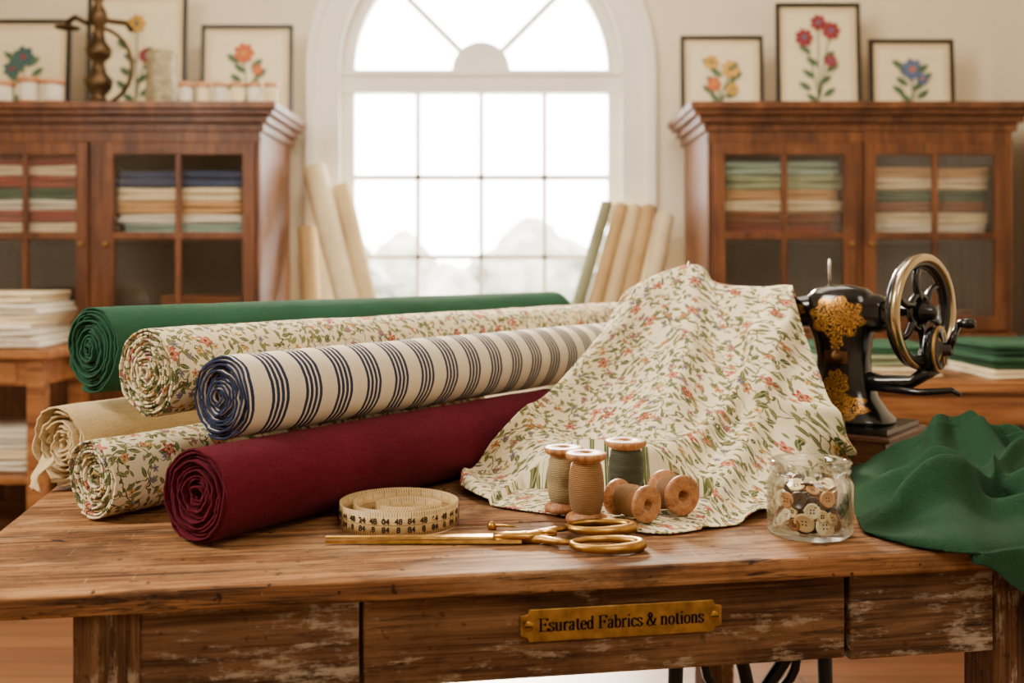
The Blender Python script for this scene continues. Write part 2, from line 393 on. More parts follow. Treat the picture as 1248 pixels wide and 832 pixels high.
stack('fabric_stack',CL,[(-2.6,-2.12,5.25,5.75,1.299,[(.06,'cream'),(.06,'rust'),(.05,'white'),(.06,'green'),(.06,'rust'),(.05,'cream'),(.07,'rust')]),
 (-1.93,-1.31,5.25,5.75,1.299,[(.055,'teal'),(.045,'white'),(.06,'tan'),(.07,'cream'),(.085,'navy')]),
 (-1.75,-1.35,5.35,5.75,.824,[(.06,'tan'),(.06,'cream'),(.05,'brown')]),(-2.5,-2.2,5.3,5.75,.824,[(.07,'rust'),(.08,'green')])])
stack('fabric_stack',CR,[(1.04,1.61,5.25,5.75,1.299,[(.05,'rust'),(.06,'brown'),(.06,'cream'),(.05,'tan'),(.07,'sage'),(.07,'teal')]),
 (1.76,2.34,5.25,5.75,1.299,[(.05,'white'),(.06,'cream'),(.05,'brown'),(.06,'green'),(.06,'cream'),(.05,'tan')]),
 (1.05,1.3,5.4,5.75,.824,[(.06,'brown'),(.05,'tan')]),(2.0,2.35,5.4,5.75,.824,[(.05,'tan'),(.05,'brown')])])
# pictures ------------------------------------------------------
M_l=plain('print_leaf_green',C(84,112,84),.9); 
inks={k:plain('print_ink_'+k,c,.9,var=.25,scale=60) for k,c in dict(orange=C(206,110,66),pink=C(150,60,66),yellow=C(212,164,70),blue=C(96,112,150),teal=C(70,104,104)).items()}
def picture(x,y,z,w,h,flowers,parent=None,lean=.06,name='botanical_print'):
    b=MB(); t=.022
    b.box(-w/2,w/2,-.012,.01,0,t); b.box(-w/2,w/2,-.012,.01,h-t,h); b.box(-w/2,-w/2+t,-.012,.01,t,h-t); b.box(w/2-t,w/2,-.012,.01,t,h-t)
    b.box(-w/2+t,w/2-t,.0,.006,t,h-t,1)
    p=.055; b.box(-w/2+p,w/2-p,-.003,.0,p,h-p,2)
    base=(0,p+.05)
    for fi,(fx,fz,r,k) in enumerate(flowers):
        X,Z=fx*w,fz*h
        b.tube([(base[0],-.005,base[1]),(X*.4,-.005,base[1]+(Z-base[1])*.5),(X,-.005,Z)],.0035,3,seg=6,flat=1)
        for j in range(7): b.ell(X+r*.55*math.cos(j*.8976),Z+r*.55*math.sin(j*.8976),r*.5,r*.36,j*.8976,-.011-.0005*j,4+k)
        b.ell(X,Z,r*.25,r*.25,0,-.016,4+(k+2)%5)
    for j in range(9):
        t_=j/8; zz=base[1]+.01+t_*(h*.42); sgn=1 if j%2 else -1
        b.ell(sgn*(.035+.02*(j%3)),zz,.042,.018,sgn*.6 if sgn>0 else pi-.6,-.009-.0004*j,3,tip=True)
    return b.obj(name,[M_frame,M_mat,M_paper,M_l]+list(inks.values()),parent,(x,y,z),(-lean,0,0))
zt=1.937
picture(1.14,5.78,zt,.45,.46,[(-.13,.68,.04,2),(.1,.6,.05,2),(-.1,.42,.04,0),(.12,.36,.035,2)])
picture(1.665,5.78,zt,.46,.64,[(-.17,.70,.05,1),(.0,.83,.045,1),(.15,.76,.05,1),(.14,.5,.035,1)])
picture(2.17,5.78,zt,.46,.44,[(0,.62,.06,3),(.12,.5,.035,3)])
picture(-1.44,5.78,zt,.5,.52,[(-.03,.7,.055,0),(.12,.52,.03,0)])
picture(-2.04,5.78,zt,.54,.70,[(0,.75,.05,2),(.1,.5,.04,1)])
picture(-2.65,5.78,zt,.5,.55,[(0,.62,.06,4),(-.12,.5,.05,4)])
b=MB(); x=-2.10; y=5.42
b.lathe([(.085,0),(.09,.02),(.05,.04),(.035,.07),(.065,.11),(.072,.15),(.04,.19),(.03,.24),(.06,.27),(.066,.31),(.035,.35),(.024,.42),(.05,.45),(.04,.5),(.018,.54),(.035,.57),(.04,.60),(.001,.63)],0,T(x,y,zt),24)
b.tube([(x-.17,y,zt+.44),(x-.12,y,zt+.47),(x-.06,y,zt+.44),(x,y,zt+.47),(x+.06,y,zt+.45),(x+.14,y,zt+.44),(x+.17,y,zt+.40)],.015)
b.tube([(x-.02+.19*math.sin(a),y,zt+.22-.2*math.cos(a)) for a in [pi*i/14 for i in range(15)]],.011)
b.lathe([(.0,0),(.06,.01),(.065,.02),(.0,.012)],0,T(x-.16,y,zt+.40),16)
b.obj('antique_brass_candelabra',plain('dark_bronze',C(84,66,44),.4,.9,var=.3))
b=MB(); b.lathe([(.001,0),(.075,0),(.078,.02),(.074,.24),(.078,.26),(.06,.285),(.001,.29)],0,None,28)
b.tube([(.08*math.cos(a),.08*math.sin(a),.05) for a in [2*pi*i/24 for i in range(24)]],.004,closed=True)
b.obj('storage_tin',plain('faded_tin',C(160,148,116),.5,.3,var=.3,scale=30),None,(-1.76,5.36,zt))
M_wsp=plain('pale_spool_wood',C(196,136,92),.55); 
def small_spool(mb,x,y,z,r,h,mi):
    mb.lathe([(.001,0),(r,0),(r,h*.14),(r*.8,h*.2)],0,T(x,y,z),16); mb.lathe([(r*.82,h*.2),(r*.88,h*.5),(r*.82,h*.8)],mi,T(x,y,z),16,cap=False); mb.lathe([(r*.8,h*.8),(r,h*.86),(r,h),(.001,h)],0,T(x,y,z),16)
b=MB()
for i in range(6): small_spool(b,-1.62+.085*i,5.3,zt,.038,.115,1+i%2)
for i,(xx,rr,hh) in enumerate(((-2.66,.06,.13),(-2.53,.06,.12),(-2.40,.055,.14),(-2.28,.055,.13))): small_spool(b,xx,5.3,zt,rr,hh,1)
b.obj('thread_spool_row',[M_wsp,fcol['white'],fcol['cream']])
def lean_rolls(name,lst):
    for (x0,x1,z1,r,m) in lst:
        p0=Vector((x0,5.35,r*.25)); p1=Vector((x1,5.88-r,z1)); d=p1-p0; L=d.length
        M=T(*p0)@d.to_track_quat('Z','Y').to_matrix().to_4x4()
        b=MB(); 
        pr=[(.001,0),(r*.97,0),(r,.01),(r*1.01,L*.5),(r,L-.01),(r*.96,L)]
        for q in (.8,.62,.44,.26): pr+=[(r*(q+.05),L-.001),(r*(q+.02),L-.012),(r*q,L-.001)]
        pr+=[(.001,L)]
        b.lathe(pr,0,M,28); b.obj(name,m)
M_be2=fabric('oat_linen',C(190,158,110)); M_be3=fabric('ivory_canvas',C(218,200,160)); M_be4=fabric('sage_linen',C(140,140,112))
lean_rolls('leaning_fabric_roll',[(-.58,-1.08,1.68,.066,M_be3),(-.50,-.93,1.58,.05,M_beige),(-.95,-1.12,1.35,.05,M_be2),
 (.06,.52,1.49,.036,M_be4),(.16,.60,1.48,.04,M_be2),(.26,.675,1.47,.042,M_beige),(.37,.75,1.47,.042,M_be2),(.49,.84,1.42,.048,M_be3)])
def side_table(name,x0,x1,y0,y1,z,shelf=True):
    b=MB(); b.box(x0,x1,y0,y1,z-.035,z); b.box(x0+.05,x1-.05,y0+.04,y1-.04,z-.15,z-.035)
    for x in (x0+.04,x1-.11):
        for y in (y0+.03,y1-.10): b.box(x,x+.07,y,y+.07,0,z-.035)
    if shelf: b.box(x0+.06,x1-.06,y0+.06,y1-.06,.22,.25)
    b.box(x0+.15,x1-.15,y0+.032,y0+.04,z-.14,z-.05)
    return b.obj(name,M_bgt,bevel=.004)
ST=side_table('side_table',-3.2,-1.93,4.45,5.0,.79)
side_table('side_table',1.0,2.62,3.6,4.3,.75)
stack('folded_linen_stack',None,[(-2.45,-2.02,4.5,4.9,.793,[(.05,'white'),(.05,'white'),(.04,'cream'),(.05,'white'),(.05,'cream')]),(-2.9,-2.5,4.6,4.9,.793,[(.05,'white'),(.05,'cream'),(.04,'white')])])
stack('shelf_linens',ST,[(-2.5,-2.06,4.6,4.9,.253,[(.05,'white'),(.05,'cream'),(.04,'white'),(.05,'white')])])
stack('folded_fabric_stack',None,[(1.06,1.5,3.7,4.1,.753,[(.04,'cream'),(.04,'sage'),(.03,'green')]),(1.65,2.02,3.66,4.1,.753,[(.03,'cream'),(.05,'green'),(.04,'green')]),(2.05,2.5,3.7,4.1,.753,[(.04,'sage'),(.04,'green'),(.025,'cream')])])
# ---------------------------------------------------------------- main table
A=Vector((-.703,1.2445,0)); TA=math.radians(9.6)
TB=empty('work_table',A,TA)
TL,TD=1.70,1.30
b=MB(); nb=5
for i in range(nb):
    v0=i*TD/nb; b.box(0,TL,v0+(.0008 if i else 0),(i+1)*TD/nb-.0008,.72,.75)
o=b.obj('top_planks',M_top,TB,bevel=.006,seg=3)
b=MB(); b.box(.03,TL-.03,.03,TD-.03,.712,.722); b.obj('top_underside',M_leg,TB)
b=MB()
b.box(.254,.520,.022,.045,.60,.72); b.box(1.187,1.404,.022,.045,.60,.72)
b.box(.19,.21,.06,TD-.06,.60,.72); b.box(1.45,1.47,.06,TD-.06,.60,.72); b.box(.2,1.46,TD-.05,TD-.03,.60,.72)
b.obj('apron',M_apron,TB,bevel=.003)
b=MB(); b.box(.525,1.182,.026,.045,.602,.716); b.obj('drawer_front',M_drawer,TB,bevel=.003)
b=MB(); b.box(.50,1.2,.05,.07,.60,.72); b.obj('drawer_rail',M_cabi,TB)
b=MB()
for u in (.176,1.404):
    for v in (.018,TD-.10):
        b.box(u,u+.078,v,v+.078,0,.72)
b.obj('legs',M_leg,TB,bevel=.004)
b=MB()
v=.55
for u0,u1 in ((1.12,1.40),):
    for s in (0,1):
        ua,ub=(u0,u1) if s==0 else (u1,u0)
        b.tube([(ua+(ub-ua)*t+.03*math.sin(t*2*pi),v,.60-.57*t) for t in [i/16 for i in range(17)]],.013)
    b.tube([(u0+.14+.09*math.cos(a),v,.40+.07*math.sin(a)) for a in [2*pi*i/24 for i in range(24)]],.009,closed=True)
    b.tube([(u0+.14+.05*math.cos(a),v,.28+.05*math.sin(a)) for a in [2*pi*i/24 for i in range(24)]],.009,closed=True)
    b.tube([(u0,v,.60),(u0-.01,v,.3),(u0+.02,v,.02)],.014); b.tube([(u1,v,.60),(u1+.01,v,.3),(u1-.02,v,.02)],.014)
    b.box(u0-.03,u1+.03,v-.02,v+.02,0,.03); b.box(u0-.03,u1+.03,v-.02,v+.02,.58,.61)
    for s in (-1,1):
        b.tube([(u0+.14+s*(.02+.05*t*math.cos(5*t)),v,.48+.06*t*math.sin(5*t)) for t in [i/14 for i in range(15)]],.008)
b.obj('treadle_ironwork',M_iron,TB)
# name plate
NP=empty('brass_nameplate'); NP.parent=TB; NP.location=(.865,.026,.672)
hwp,hh=.1375,.0215
pts=[]
for sx,sz in ((1,-1),(1,1),(-1,1),(-1,-1)):
    q=[(hwp-.012,hh),(hwp-.010,hh-.006),(hwp,hh-.008)]
    seq=[(sx*a,sz*c) for a,c in q]
    if sx*sz>0: seq=seq[::-1]
    pts+=seq
V=[(x,-.004,z) for x,z in pts]+[(x,0,z) for x,z in pts]; n_=len(pts)
b=MB(); b.add(V,[tuple(range(n_)),tuple(range(2*n_-1,n_-1,-1))]+[(i,i+n_,(i+1)%n_+n_,(i+1)%n_) for i in range(n_)])
b.obj('plate',M_brass,NP,bevel=.0012)
b=MB()
for s in (-1,1):
    b.lathe([(.0075,0),(.0075,.001),(.006,.0025),(.001,.003)],0,T(s*.127,-.004,0)@RX(pi/2),20)
    b.box(s*.127-.005,s*.127+.005,-.0074,-.0066,-.0008,.0008,1)
b.obj('screws',[M_gold,M_iron],NP)
def crv(P,n=6):
    out=[]; m=len(P)-1
    for i in range(m):
        p0=P[max(i-1,0)];p1=P[i];p2=P[i+1];p3=P[min(i+2,m)]
        for k in range(n):
            f=k/n; out.append(tuple(.5*((2*p1[c])+(p2[c]-p0[c])*f+(2*p0[c]-5*p1[c]+4*p2[c]-p3[c])*f*f+(3*p1[c]-p0[c]-3*p2[c]+p3[c])*f**3) for c in (0,1)))
    out.append(P[-1]); return out
def el_(x,y,a,b_): return [(x+a*math.cos(2*pi*i/20),y+b_*math.sin(2*pi*i/20)) for i in range(21)]
GL={
'E':(1.2,[[(.25,0),(.25,1.5)],[(0,1.47),(1.02,1.47)],[(0,.03),(1.07,.03)],[(.25,.78),(.8,.78)],[(1.0,1.5),(1.0,1.2)],[(1.07,0),(1.07,.36)],[(.78,.95),(.78,.6)]]),
'F':(1.12,[[(.25,0),(.25,1.5)],[(0,1.47),(1.0,1.47)],[(0,.03),(.52,.03)],[(.25,.78),(.78,.78)],[(.98,1.5),(.98,1.18)],[(.76,.95),(.76,.6)]]),
's':(.72,[crv([(.54,.74),(.5,.93),(.3,1),(.1,.88),(.1,.7),(.3,.53),(.52,.38),(.55,.18),(.35,.01),(.14,.04),(.06,.28)])]),
'u':(.92,[crv([(.17,1),(.17,.3),(.27,.03),(.48,.03),(.65,.2)]),[(.66,1),(.66,0)],[(0,.97),(.2,.97)],[(.5,.97),(.7,.97)],[(.66,.03),(.84,.03)]]),
'r':(.68,[[(.2,0),(.2,1)],[(0,.97),(.2,.97)],[(0,.03),(.42,.03)],crv([(.2,.68),(.33,.94),(.48,1),(.57,.84)])]),
'a':(.78,[crv([(.1,.76),(.2,.96),(.38,1),(.54,.84),(.55,.4),(.57,.08),(.72,.02)]),crv([(.55,.6),(.27,.52),(.1,.27),(.2,.03),(.38,.04),(.55,.25)])]),
't':(.62,[crv([(.26,1.3),(.26,.6),(.27,.15),(.38,.01),(.55,.12)]),[(.04,.97),(.52,.97)]]),
'e':(.76,[crv([(.1,.56),(.62,.56)])+crv([(.62,.56),(.57,.86),(.36,1),(.15,.85),(.08,.5),(.17,.13),(.4,0),(.63,.2)])]),
'd':(.9,[el_(.35,.5,.26,.49),[(.63,1.5),(.63,0)],[(.46,1.47),(.66,1.47)],[(.63,.03),(.82,.03)]]),
'b':(.86,[el_(.46,.5,.28,.49),[(.19,1.5),(.19,0)],[(.02,1.47),(.2,1.47)]]),
'i':(.5,[[(.22,1),(.22,0)],[(.04,.97),(.22,.97)],[(.02,.03),(.44,.03)],[(.22,1.26),(.22,1.46)]]),
'c':(.72,[crv([(.57,.76),(.5,.94),(.36,1),(.15,.85),(.08,.5),(.17,.13),(.38,0),(.6,.2)])]),
'n':(.96,[[(.2,0),(.2,1)],[(0,.97),(.2,.97)],[(.02,.03),(.38,.03)],crv([(.2,.72),(.38,.97),(.56,.96),(.67,.72),(.67,0)]),[(.5,.03),(.86,.03)]]),
'o':(.8,[el_(.38,.5,.3,.49)]),
'&':(1.25,[crv([(1.08,.85),(.92,.4),(.62,.06),(.3,.02),(.1,.28),(.2,.6),(.5,.88),(.62,1.2),(.46,1.48),(.28,1.36),(.28,1.1),(.55,.6),(.85,.15),(1.15,.03)])]),
' ':(.42,[])}
def lettering(txt,width,parent,y,mat,name='lettering'):
    tot=sum(GL[c][0] for c in txt); k=width/tot; x=-width/2; b=MB()
    for c in txt:
        w_,st=GL[c]
        for P in st:
            L_=[];R_=[]
            for i,p in enumerate(P):
                a=P[max(i-1,0)]; q=P[min(i+1,len(P)-1)]
                dx,dy=q[0]-a[0],q[1]-a[1]; l=math.hypot(dx,dy) or 1
                hw_=.05+.085*abs(dy/l)**1.5
                nx,ny=-dy/l*hw_,dx/l*hw_
                L_.append((x+(p[0]+nx)*k,y,(p[1]-.7+ny)*k)); R_.append((x+(p[0]-nx)*k,y,(p[1]-.7-ny)*k))
            n=len(P)
            b.add(L_+R_,[(i,i+1,n+i+1,n+i) for i in range(n-1)])
        x+=w_*k
    return b.obj(name,mat,parent)
lettering("Esurated Fabrics & notions",.226,NP,-.0046,plain('engraved_black',C(22,14,8),.7,spec=.1))
# ---------------------------------------------------------------- fabric rolls
def roll(name,c,ang,L,r,mat,turns=9,seed=0,tail=None,end=-1.15,prot=.006,rag=.003,th=.62,oval=.03,wr=.0016):
    seg=40; N=int(turns*seg); r0=.005; pitch=(r-r0)/turns
    prof=[]
    for i in range(N+1):
        t=i/N; a=end-2*pi*turns*(1-t)
        rad=r0+(r-pitch*.15-r0)*t
        rad+=pitch*.34*noise.noise((math.cos(a)*1.3+seed*3.1,math.sin(a)*1.3,t*turns*.35))
        rad*=1+oval*math.cos(2*a+seed)*(1-.7*t)
        prof.append((rad*math.cos(a),rad*math.sin(a),t,a))
    if tail:
        for (yy,zz) in tail: prof.append((yy,zz,1,0))
    st=[0,.0015,.006,.02]+[.02+(L-.04)*k/24 for k in range(1,25)]+[L]
    V=[];uv=[];arc=0
    for i,(y,z,t,a) in enumerate(prof):
        if i: arc+=math.hypot(y-prof[i-1][0],z-prof[i-1][1])
        e=rag*2*noise.noise((arc*28,seed,1.7))+rag*1.2*noise.noise((arc*90,seed,5))-prot*(1-t)**1.5+ .003*math.sin(i/seg*2.4+seed)
        for x in st:
            xx=x+e*max(0,1-x/.05)
            w=0
            if t>.93 and .01<x<L: w=wr*(noise.noise((math.cos(a)*2,math.sin(a)*2,x*5+seed))+.6*noise.noise((math.cos(a)*4,math.sin(a)*4,x*14+seed)))
            q=1+w/max(.01,math.hypot(y,z))
            V.append((xx,y*q,z*q)); uv.append((arc+seed*.37,x))
    m=len(st); F=[]
    for i in range(len(prof)-1):
        for j in range(m-1): F.append((i*m+j,i*m+j+1,(i+1)*m+j+1,(i+1)*m+j))
    me=bpy.data.meshes.new(name); me.from_pydata(V,[],F); me.materials.append(mat)
    ul=me.uv_layers.new(name='UVMap')
    for p in me.polygons:
        p.use_smooth=True
        for li in p.loop_indices: ul.data[li].uv=uv[me.loops[li].vertex_index]
    o=bpy.data.objects.new(name,me); S.collection.objects.link(o); o.location=c; o.rotation_euler=(0,0,math.radians(ang))
    s=o.modifiers.new('thick','SOLIDIFY'); s.thickness=pitch*th; s.offset=0
    return o
RA=55
roll('burgundy_fabric_roll',(-.443,1.492,.8205),RA,.90,.0675,M_red,13,1,tail=[(.036,-.062),(.05,-.052),(.058,-.034),(.06,-.016)],end=-pi/2+.2,prot=-.004)
roll('striped_fabric_roll',(-.438,1.60,.9445),RA,1.15,.064,M_stripe,11,2,prot=.004)
roll('floral_fabric_roll',(-.567,1.66,.976),RA,1.47,.070,M_floralb,12,3,wr=.003)
roll('green_fabric_roll',(-.742,1.88,.995),RA,1.50,.076,M_green,13,4,prot=.008)
roll('floral_fabric_roll',(-.646,1.64,.8145),RA,.95,.061,M_floralb,11,5,prot=-.008,wr=.003)
BR=roll('beige_fabric_roll',(-.790,1.86,.829),RA,.95,.074,M_beige,8,6,prot=-.01,rag=.008,oval=.07,th=.4,end=-pi/2+.2,wr=.004)
b=MB(); P0=[]
for i in range(14):
    t=i/13
    P0.append([(-.012-.030*math.sin(t*pi*.55)+.004*math.sin(t*9+w*6),.012-.004*t+(w-.5)*(.030+.014*math.sin(t*7)), -.02-.052*t+.004*math.sin(w*9+t*5)) for w in [j/6 for j in range(7)]])
b.add([p for r in P0 for p in r],[(i*7+j,i*7+j+1,(i+1)*7+j+1,(i+1)*7+j) for i in range(13) for j in range(6)],0,None,True)
o=b.obj('frayed_end',M_beige,BR); s=o.modifiers.new('t','SOLIDIFY'); s.thickness=.002
# ---------------------------------------------------------------- cloth patches
def catmull(P,t):
    n=len(P)-1; x=t*n; i=min(int(x),n-1); f=x-i
    p0=P[max(i-1,0)];p1=P[i];p2=P[i+1];p3=P[min(i+2,n)]
    return .5*((2*p1)+(p2-p0)*f+(2*p0-5*p1+4*p2-p3)*f*f+(3*p1-p0-3*p2+p3)*f**3)
def cloth(name,net,mat,nu,nv,fn,th=.0016):
    G=[[Vector(p) for p in row] for row in net]
    rows=[]
    for j in range(nv+1):
        t=j/nv; cp=[catmull([G[r][c] for r in range(len(G))],t) for c in range(len(G[0]))]
        rows.append([catmull(cp,i/nu) for i in range(nu+1)])
    V=[];uv=[]
    acc=[0]*(nu+1)
    for j in range(nv+1):
        for i in range(nu+1):
            p=rows[j][i]
            a=rows[j][min(i+1,nu)]-rows[j][max(i-1,0)]; b_=rows[min(j+1,nv)][i]-rows[max(j-1,0)][i]
            nrm=b_.cross(a)
            if nrm.length>0: nrm.normalize()
            if j: acc[i]+=(p-rows[j-1][i]).length
            q=fn(p.copy(),nrm,i/nu,j/nv)
            V.append(q); uv.append((p.x,acc[i]))
    F=[(j*(nu+1)+i,j*(nu+1)+i+1,(j+1)*(nu+1)+i+1,(j+1)*(nu+1)+i) for j in range(nv) for i in range(nu)]
    me=bpy.data.meshes.new(name); me.from_pydata([tuple(v) for v in V],[],F); me.materials.append(mat)
    ul=me.uv_layers.new(name='UVMap')
    for p in me.polygons:
        p.use_smooth=True
        for li in p.loop_indices: ul.data[li].uv=uv[me.loops[li].vertex_index]
    o=bpy.data.objects.new(name,me); S.collection.objects.link(o)
    s=o.modifiers.new('thick','SOLIDIFY'); s.thickness=th; s.offset=1
    return o
top=[(.2265,2.30,1.034),(.274,2.36,1.091),(.371,2.40,1.138),(.4247,2.38,1.138),(.448,2.35,1.104),(.524,2.30,1.098),(.592,2.25,1.097)]
back=[(x+.05,y+.07,z-.09) for x,y,z in top]
net=[back,top,
[(.1776,2.22,.978),(.243,2.24,.985),(.3305,2.25,.993),(.4066,2.24,.997),(.467,2.2,.996),(.5226,2.15,.9994),(.583,2.13,1.009)],
[(.1076,2.12,.9035),(.189,2.12,.895),(.287,2.12,.89),(.367,2.11,.888),(.4496,2.08,.895),(.522,2.05,.903),(.590,2.04,.92)],
[(.0015,1.97,.822),(.10,1.97,.799),(.207,1.98,.80),(.3137,1.98,.80),(.403,1.97,.807),(.4965,1.95,.81),(.585,1.98,.843)],
[(-.065,1.92,.771),(.023,1.864,.763),(.109,1.864,.763),(.2306,1.806,.766),(.3417,1.806,.77),(.461,1.84,.766),(.594,1.99,.78)],
[(-.088,1.838,.755),(-.032,1.73,.755),(.096,1.645,.755),(.197,1.55,.755),(.2726,1.568,.755),(.39,1.656,.755),(.593,1.983,.755)]]
def bell(x,c,w): return math.exp(-((x-c)/w)**2)
def ridge(x): return (.5+.5*math.cos(x))**1.4
def ff(p,n,s,t):
    env=min(1,max(0,(t-.14)/.22))
    lowr=max(0,min(1,(t-.48)/.16))
    wv=noise.noise((s*1.8,t*1.8,3.3)); wv2=noise.noise((s*3,t*3,8.8))
    fan=math.atan2(s-.44,t+.12)
    d=.046*ridge(fan*10+1.3*wv)*(.35+.65*min(1,t*1.5))
    d+=.028*bell(s*.8+t*.6+.12*wv2,.86,.042)+.026*bell(s*.9+t*.5+.14*wv,1.02,.038)+.018*bell(t-.35*s+.1*wv2,.30,.035)+.020*bell(t-.55*s+.14*wv,.18,.035)
    d+=.034*(wv+.1)
    d+=lowr*(.018+.050*max(0,.7-s))*ridge((t*1.0-s*.55)*19+2.2*wv)
    d*=env*(1-.85*max(0,(t-.86)/.14))
    q=p+n*max(-.004,d)
    flat=max(0,(t-.84)/.16)
    q.z=max(q.z,.7535+.014*flat*max(0,math.sin(s*34+3*wv)))
    if .16<s<.68 and t>.84: q.z=min(q.z,.7548+.02*max(0,(.9-t)))
    return q
cloth('floral_fabric_drape',net,M_floral,210,210,ff)
gn=[[(.64,2.03,.757),(.71,1.98,.80),(.774,1.95,.8595),(.834,1.95,.8685),(.8775,1.93,.85),(.911,1.90,.826),(.98,1.9,.70),(1.0,1.9,.5)],
[(.60,1.87,.756),(.67,1.87,.775),(.74,1.86,.80),(.80,1.85,.815),(.86,1.84,.80),(.91,1.83,.79),(.975,1.83,.72),(.99,1.83,.5)],
[(.545,1.70,.756),(.62,1.71,.760),(.70,1.71,.775),(.77,1.70,.77),(.83,1.70,.785),(.90,1.70,.765),(.97,1.70,.735),(.995,1.70,.5)],
[(.514,1.568,.756),(.58,1.58,.757),(.65,1.59,.765),(.72,1.60,.762),(.80,1.60,.77),(.87,1.60,.76),(.97,1.60,.745),(1.01,1.60,.5)],
[(.52,1.54,.755),(.56,1.49,.756),(.62,1.468,.755),(.68,1.475,.757),(.76,1.49,.758),(.84,1.505,.757),(.95,1.51,.755),(1.02,1.5,.5)],
[(.522,1.537,.754),(.563,1.482,.754),(.635,1.448,.735),(.69,1.452,.70),(.77,1.462,.66),(.85,1.477,.62),(.95,1.49,.58),(1.02,1.48,.45)]]
def gf(p,n,s,t):
    env=min(1,s/.14)*(.25+.75*min(1,(1-t)/.5))
    wv=noise.noise((s*1.8,t*1.6,9)); w2=noise.noise((s*3+8,t*2,.2))
    fan=math.atan2(s-.30,t+.25)
    d=.046*ridge(fan*12+1.2*wv+.8)*(.6+.4*w2)+.040*bell(t+.45*s+.15*wv,.52,.05)+.032*bell(t-.25*s+.15*w2,.22,.045)+.03*bell(t+.2*s+.1*w2,.62,.04)+.012*wv
    if t<.06: d*=.5
    q=p+n*env*d
    if p.z>.74: q.z=max(q.z,.7535)
    return q
cloth('green_fabric_drape',gn,M_greend,200,160,gf)
# ---------------------------------------------------------------- sewing machine
MA=math.radians(-38); SM=empty('sewing_machine',(.675,2.17,.751),MA)
b=MB(); b.box(-.44,.12,-.105,.105,0,.062); b.box(-.45,.13,-.115,.115,.0,.014); b.box(-.45,.13,-.115,.115,.055,.066)
b.obj('wooden_base',wood('machine_base_wood',C(46,22,10),C(80,44,22),C(104,62,32),0,1,.35,bump=.08,spots=.1),SM,bevel=.003)
def black_gold():
    n=NT('black_enamel_gilt'); v=n.coord('Object'); s=n.n('ShaderNodeSeparateXYZ'); n.l(v,s.inputs[0]); X,Z=s.outputs[0],s.outputs[2]
    def el(cx_,cz_,a,c):
        dx=n.m('DIVIDE',n.m('SUBTRACT',X,cx_),a); dz=n.m('DIVIDE',n.m('SUBTRACT',Z,cz_),c)
        r=n.m('ADD',n.m('MULTIPLY',dx,dx),n.m('MULTIPLY',dz,dz))
        lob=n.m('MULTIPLY',n.m('SINE',n.m('MULTIPLY',n.m('ARCTAN2',dz,dx),8)),.18)
        return n.ss(n.m('ADD',r,lob),1.0,.8)
    mk=el(0,.222,.056,.042)
    for a in ((0,.172,.014,.02),(0,.045,.066,.028),(0,.088,.026,.030),(-.105,.234,.036,.018),(-.2,.228,.05,.016)): mk=n.m('MAXIMUM',mk,el(*a))
    q=n.noise(v,30,3,.5,1.6); pat=n.ss(n.m('SINE',n.m('MULTIPLY',q,96)),-.15,.2)
    f=n.m('MULTIPLY',mk,pat)
    col=n.mix(f,C(12,11,11),C(200,144,62))
    return n.fin(col,n.m('ADD',.16,n.m('MULTIPLY',f,.2)),n.m('MULTIPLY',f,.8))
M_bg=black_gold()
def sup(cx_,cy_,hx,hy,e=2.6,n=36):
    o=[]
    for j in range(n):
        a=2*pi*j/n; c,s=math.cos(a),math.sin(a)
        o.append((cx_+hx*math.copysign(abs(c)**(2/e),c),cy_+hy*math.copysign(abs(s)**(2/e),s)))
    return o
b=MB(); z0=.066
b.box(-.43,.12,-.095,.095,0,.012)
pil=[(.012,.0,.104,.072),(.02,.0,.101,.069),(.035,0,.086,.060),(.06,.0,.068,.048),(.10,0,.055,.040),(.14,0,.053,.038),(.175,-.002,.058,.040),(.205,-.004,.069,.044),(.24,-.004,.073,.045),(.264,-.004,.068,.041),(.279,-.004,.052,.033),(.287,-.004,.02,.014)]
b.rings([[(x,y,z) for x,y in sup(c,0,hx,hy)] for z,c,hx,hy in pil])
arm=[(.10,.228,.014,.014),(.095,.228,.028,.028),(.075,.23,.036,.038),(.0,.232,.038,.042),(-.05,.232,.034,.038),(-.1,.230,.030,.031),(-.2,.226,.023,.024),(-.3,.224,.024,.024),(-.34,.22,.028,.032),(-.375,.215,.028,.036),(-.39,.215,.02,.028),(-.393,.215,.004,.006)]
b.rings([[(x,p,q) for p,q in sup(0,zc_,hy,hz)] for x,zc_,hy,hz in arm])
b.rings([[(x,y,z) for x,y in sup(-.36,0,h,h2)] for z,h,h2 in ((.24,.02,.02),(.22,.027,.026),(.16,.024,.024),(.12,.02,.02),(.10,.016,.016),(.098,.008,.008))])
b.obj('body',M_bg,SM,(0,0,z0))
b=MB()
b.lathe([(.004,0),(.004,.14)],0,T(-.36,0,z0+.02),12); b.box(-.37,-.35,-.01,.01,z0+.013,z0+.02)
b.lathe([(.0032,0),(.0032,.072),(.001,.075)],0,T(-.03,0,z0+.265),10)
b.lathe([(.0032,0),(.0032,.09),(.001,.094)],0,T(-.355,0,z0+.24),10)
b.lathe([(.012,0),(.012,.006),(.006,.01),(.001,.011)],0,T(-.03,0,z0+.275),16)
b.obj('steel_parts',M_steel,SM)
b=MB()
b.lathe([(.016,0),(.018,.004),(.012,.008),(.008,.02),(.001,.022)],0,T(.0,-.038,z0+.142)@RX(pi/2),20)
b.box(-.024,.024,-.044,-.037,z0+.130,z0+.154)
b.obj('tension_lever',plain('dark_brass',C(96,66,40),.4,.9),SM)
WHL=(.15,0,z0+.235); MW=T(*WHL)@RZ(math.radians(-12))@RY(pi/2)
b=MB()
